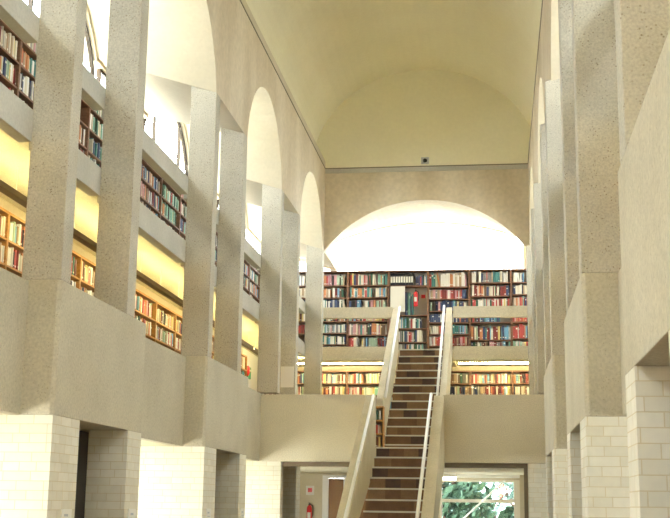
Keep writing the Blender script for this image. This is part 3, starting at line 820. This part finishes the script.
def proj(p):
    q = Vector(p) - Vector((0, 0, E)); z = q.dot(f2)
    return (335 + FPX * q.dot(r3) / z, 259 - FPX * q.dot(u3) / z, z)


# ------------------------------------------------------------------ books: the 300 that show largest are things, the rest one object
M_bind = mat('black_binder', (.02, .02, .025), .5)
M_lab = mat('spine_label', (.82, .80, .72), .7)


def book_mesh(b, t, d, h, mi, pi, li, style, T=lambda v: v):
    """spine at y=0 facing -y, slightly rounded; boards, page block and a spine label"""
    def bx(x0, x1, y0, y1, z0, z1, m):
        n0 = len(b.v); b.box(x0, x1, y0, y1, z0, z1, m)
        for k in range(n0, len(b.v)): b.v[k] = tuple(T(Vector(b.v[k])))
    c = min(.003, t * .12)
    n0 = len(b.v)
    sp = [(0, .004), (t * .25, .0005), (t * .75, .0005), (t, .004), (t, d), (t - c, d), (t - c, .008), (c, .008), (c, d), (0, d)]
    b.prism(sp, 'z', 0, h, mi)
    for k in range(n0, len(b.v)): b.v[k] = tuple(T(Vector(b.v[k])))
    bx(c, t - c, .008, d - .004, .003, h - .004, pi)
    if style == 1: bx(t * .2, t * .8, -.0003, .0005, h * .72, h * .84, li)
    elif style == 2: bx(t * .2, t * .8, -.0003, .0005, h * .12, h * .2, li)
    elif style == 3: bx(t * .12, t * .88, -.0003, .0005, h * .25, h * .75, li)


bpy.context.view_layer.update()
dg = bpy.context.evaluated_depsgraph_get()
cpos = Vector((0, 0, E))
scored = []
for k, q in enumerate(BOOKS):
    q['style'] = 3 if q['col'] == 'binder' else random.choice((0, 0, 1, 2, 2))
    vis = 0
    pts = [(.5, .15), (.5, .5), (.5, .85)]
    for (a, c) in pts:
        w = q['M'] @ Vector((q['t'] * a, -.006, q['h'] * c))
        px, py, pz = proj(w)
        if pz < 0 or not (0 <= px < 670 and 0 <= py < 518): continue
        dv = w - cpos; dist = dv.length
        hit, loc, nn, ii, ob, mm = S.ray_cast(dg, cpos, dv.normalized(), distance=dist - .004)
        if not hit: vis += 1
    w0 = proj(q['M'] @ Vector((0, 0, 0))); w1 = proj(q['M'] @ Vector((q['t'], 0, 0))); w2 = proj(q['M'] @ Vector((0, 0, q['h'])))
    ar = abs((w1[0] - w0[0]) * (w2[1] - w0[1]) - (w1[1] - w0[1]) * (w2[0] - w0[0]))
    q['score'] = vis / 3 * ar
order = sorted(range(len(BOOKS)), key=lambda k: -BOOKS[k]['score'])
chosen = set(k for k in order[:300] if BOOKS[k]['score'] > 0)
nvis = sum(1 for q in BOOKS if q['score'] > 0)
print('books', len(BOOKS), 'visible', nvis, 'as things', len(chosen))
rest = MB(); rows = {}
for k, q in enumerate(BOOKS): rows.setdefault((q['case'], q['row']), []).append(k)
vrows = {}
for (cs, rw), ks in rows.items():
    if any(BOOKS[k]['score'] > 0 for k in ks): vrows.setdefault(cs, []).append(rw)
for cs in vrows: vrows[cs].sort()
for (cs, rw), ks in rows.items():
    for pos, k in enumerate(ks):
        q = BOOKS[k]; ci = q['col']; cm = M_bind if ci == 'binder' else BM[ci]; cn = 'black' if ci == 'binder' else COLN[ci][0]
        if k in chosen:
            b = MB(); book_mesh(b, q['t'], q['d'], q['h'], 0, 1, 2, q['style'])
            o = b.build('binder' if ci == 'binder' else 'book', [cm, M_paper, M_lab]); o.matrix_world = q['M']
            vr = vrows[cs].index(rw) + 1
            kind = 'binder' if ci == 'binder' else 'book'
            tag(o, '%s %s, %s on %s shelf, %s' % (cn, kind, ordn(pos + 1), ordn(vr), CN[cs]), 'binder' if ci == 'binder' else 'book', ('binders' if ci == 'binder' else 'books') + ' in ' + CN[cs])
        else:
            mi = NCOL if ci == 'binder' else ci
            book_mesh(rest, q['t'], q['d'], q['h'], mi, NCOL + 1, NCOL + 2, q['style'] if q['score'] > 0 else 0, (lambda v, M=q['M']: M @ v))
o = rest.build('book', BM + [M_bind, M_paper, M_lab])
o['kind'] = 'stuff'; tag(o, 'all the remaining small or half-hidden books on the gallery shelves', 'books')

# ------------------------------------------------------------------ light
W = bpy.data.worlds.new('sky'); S.world = W; W.use_nodes = True; nt = W.node_tree; N = nt.nodes; L = nt.links
bg = N['Background']; tc = N.new('ShaderNodeTexCoord'); sp = N.new('ShaderNodeSeparateXYZ'); L.new(tc.outputs['Generated'], sp.inputs[0])
rp = N.new('ShaderNodeValToRGB'); rp.color_ramp.elements[0].position = .0; rp.color_ramp.elements[0].color = (.90, .94, .98, 1)
rp.color_ramp.elements[1].position = .6; rp.color_ramp.elements[1].color = (.86, .95, 1.08, 1)
L.new(sp.outputs[2], rp.inputs[0]); L.new(rp.outputs[0], bg.inputs[0]); bg.inputs[1].default_value = 14
for side in ('left', 'right'):
    for (y0, y1) in BAYS:
        for (z0, z1) in ((ZSP, ZSP + RISE), (1.15 if side == 'left' else 1.85, 2.15)):
            ld = bpy.data.lights.new('daylight_portal', 'AREA'); ld.shape = 'RECTANGLE'; ld.size = (y1 - y0); ld.size_y = z1 - z0; ld.cycles.is_portal = True
            lo = bpy.data.objects.new('daylight_portal', ld); link(lo); lo.location = (mxx(side, XO - .17), (y0 + y1) / 2, (z0 + z1) / 2)
            lo.rotation_euler = (math.pi / 2, 0, -math.pi / 2 if side == 'left' else math.pi / 2)
for (x0, x1, z0, z1) in ((XN, .69, 5.24 + E, 6.5 + E), GW):
    ld = bpy.data.lights.new('daylight_portal', 'AREA'); ld.shape = 'RECTANGLE'; ld.size = x1 - x0; ld.size_y = z1 - z0; ld.cycles.is_portal = True
    lo = bpy.data.objects.new('daylight_portal', ld); link(lo); lo.location = ((x0 + x1) / 2, YO + .18, (z0 + z1) / 2); lo.rotation_euler = (-math.pi / 2, 0, 0)
ld = bpy.data.lights.new('daylight_portal', 'AREA'); ld.shape = 'RECTANGLE'; ld.size = RW[1] - RW[0]; ld.size_y = RW[3] - RW[2]; ld.cycles.is_portal = True  # portal at the added rear window
lo = bpy.data.objects.new('daylight_portal', ld); link(lo); lo.location = ((RW[0] + RW[1]) / 2, YB - .19, (RW[2] + RW[3]) / 2); lo.rotation_euler = (math.pi / 2, 0, 0)

sd = bpy.data.lights.new('sun', 'SUN'); sd.energy = 75; sd.angle = .01; sd.color = (1, .96, .88)
so = bpy.data.objects.new('sun', sd); link(so); so.rotation_euler = Vector((.02, .62, -.78)).to_track_quat('-Z', 'Y').to_euler()
vs = S.view_settings; S.display_settings.display_device = 'sRGB'
vs.view_transform = 'Standard'; vs.look = 'None'; vs.gamma = 1; vs.use_curve_mapping = False; vs.exposure = 0.38
cy = S.cycles; cy.max_bounces = 10; cy.diffuse_bounces = 8; cy.glossy_bounces = 2; cy.transparent_max_bounces = 8; cy.caustics_reflective = False; cy.caustics_refractive = False
cy.use_denoising = True; cy.sample_clamp_indirect = 8
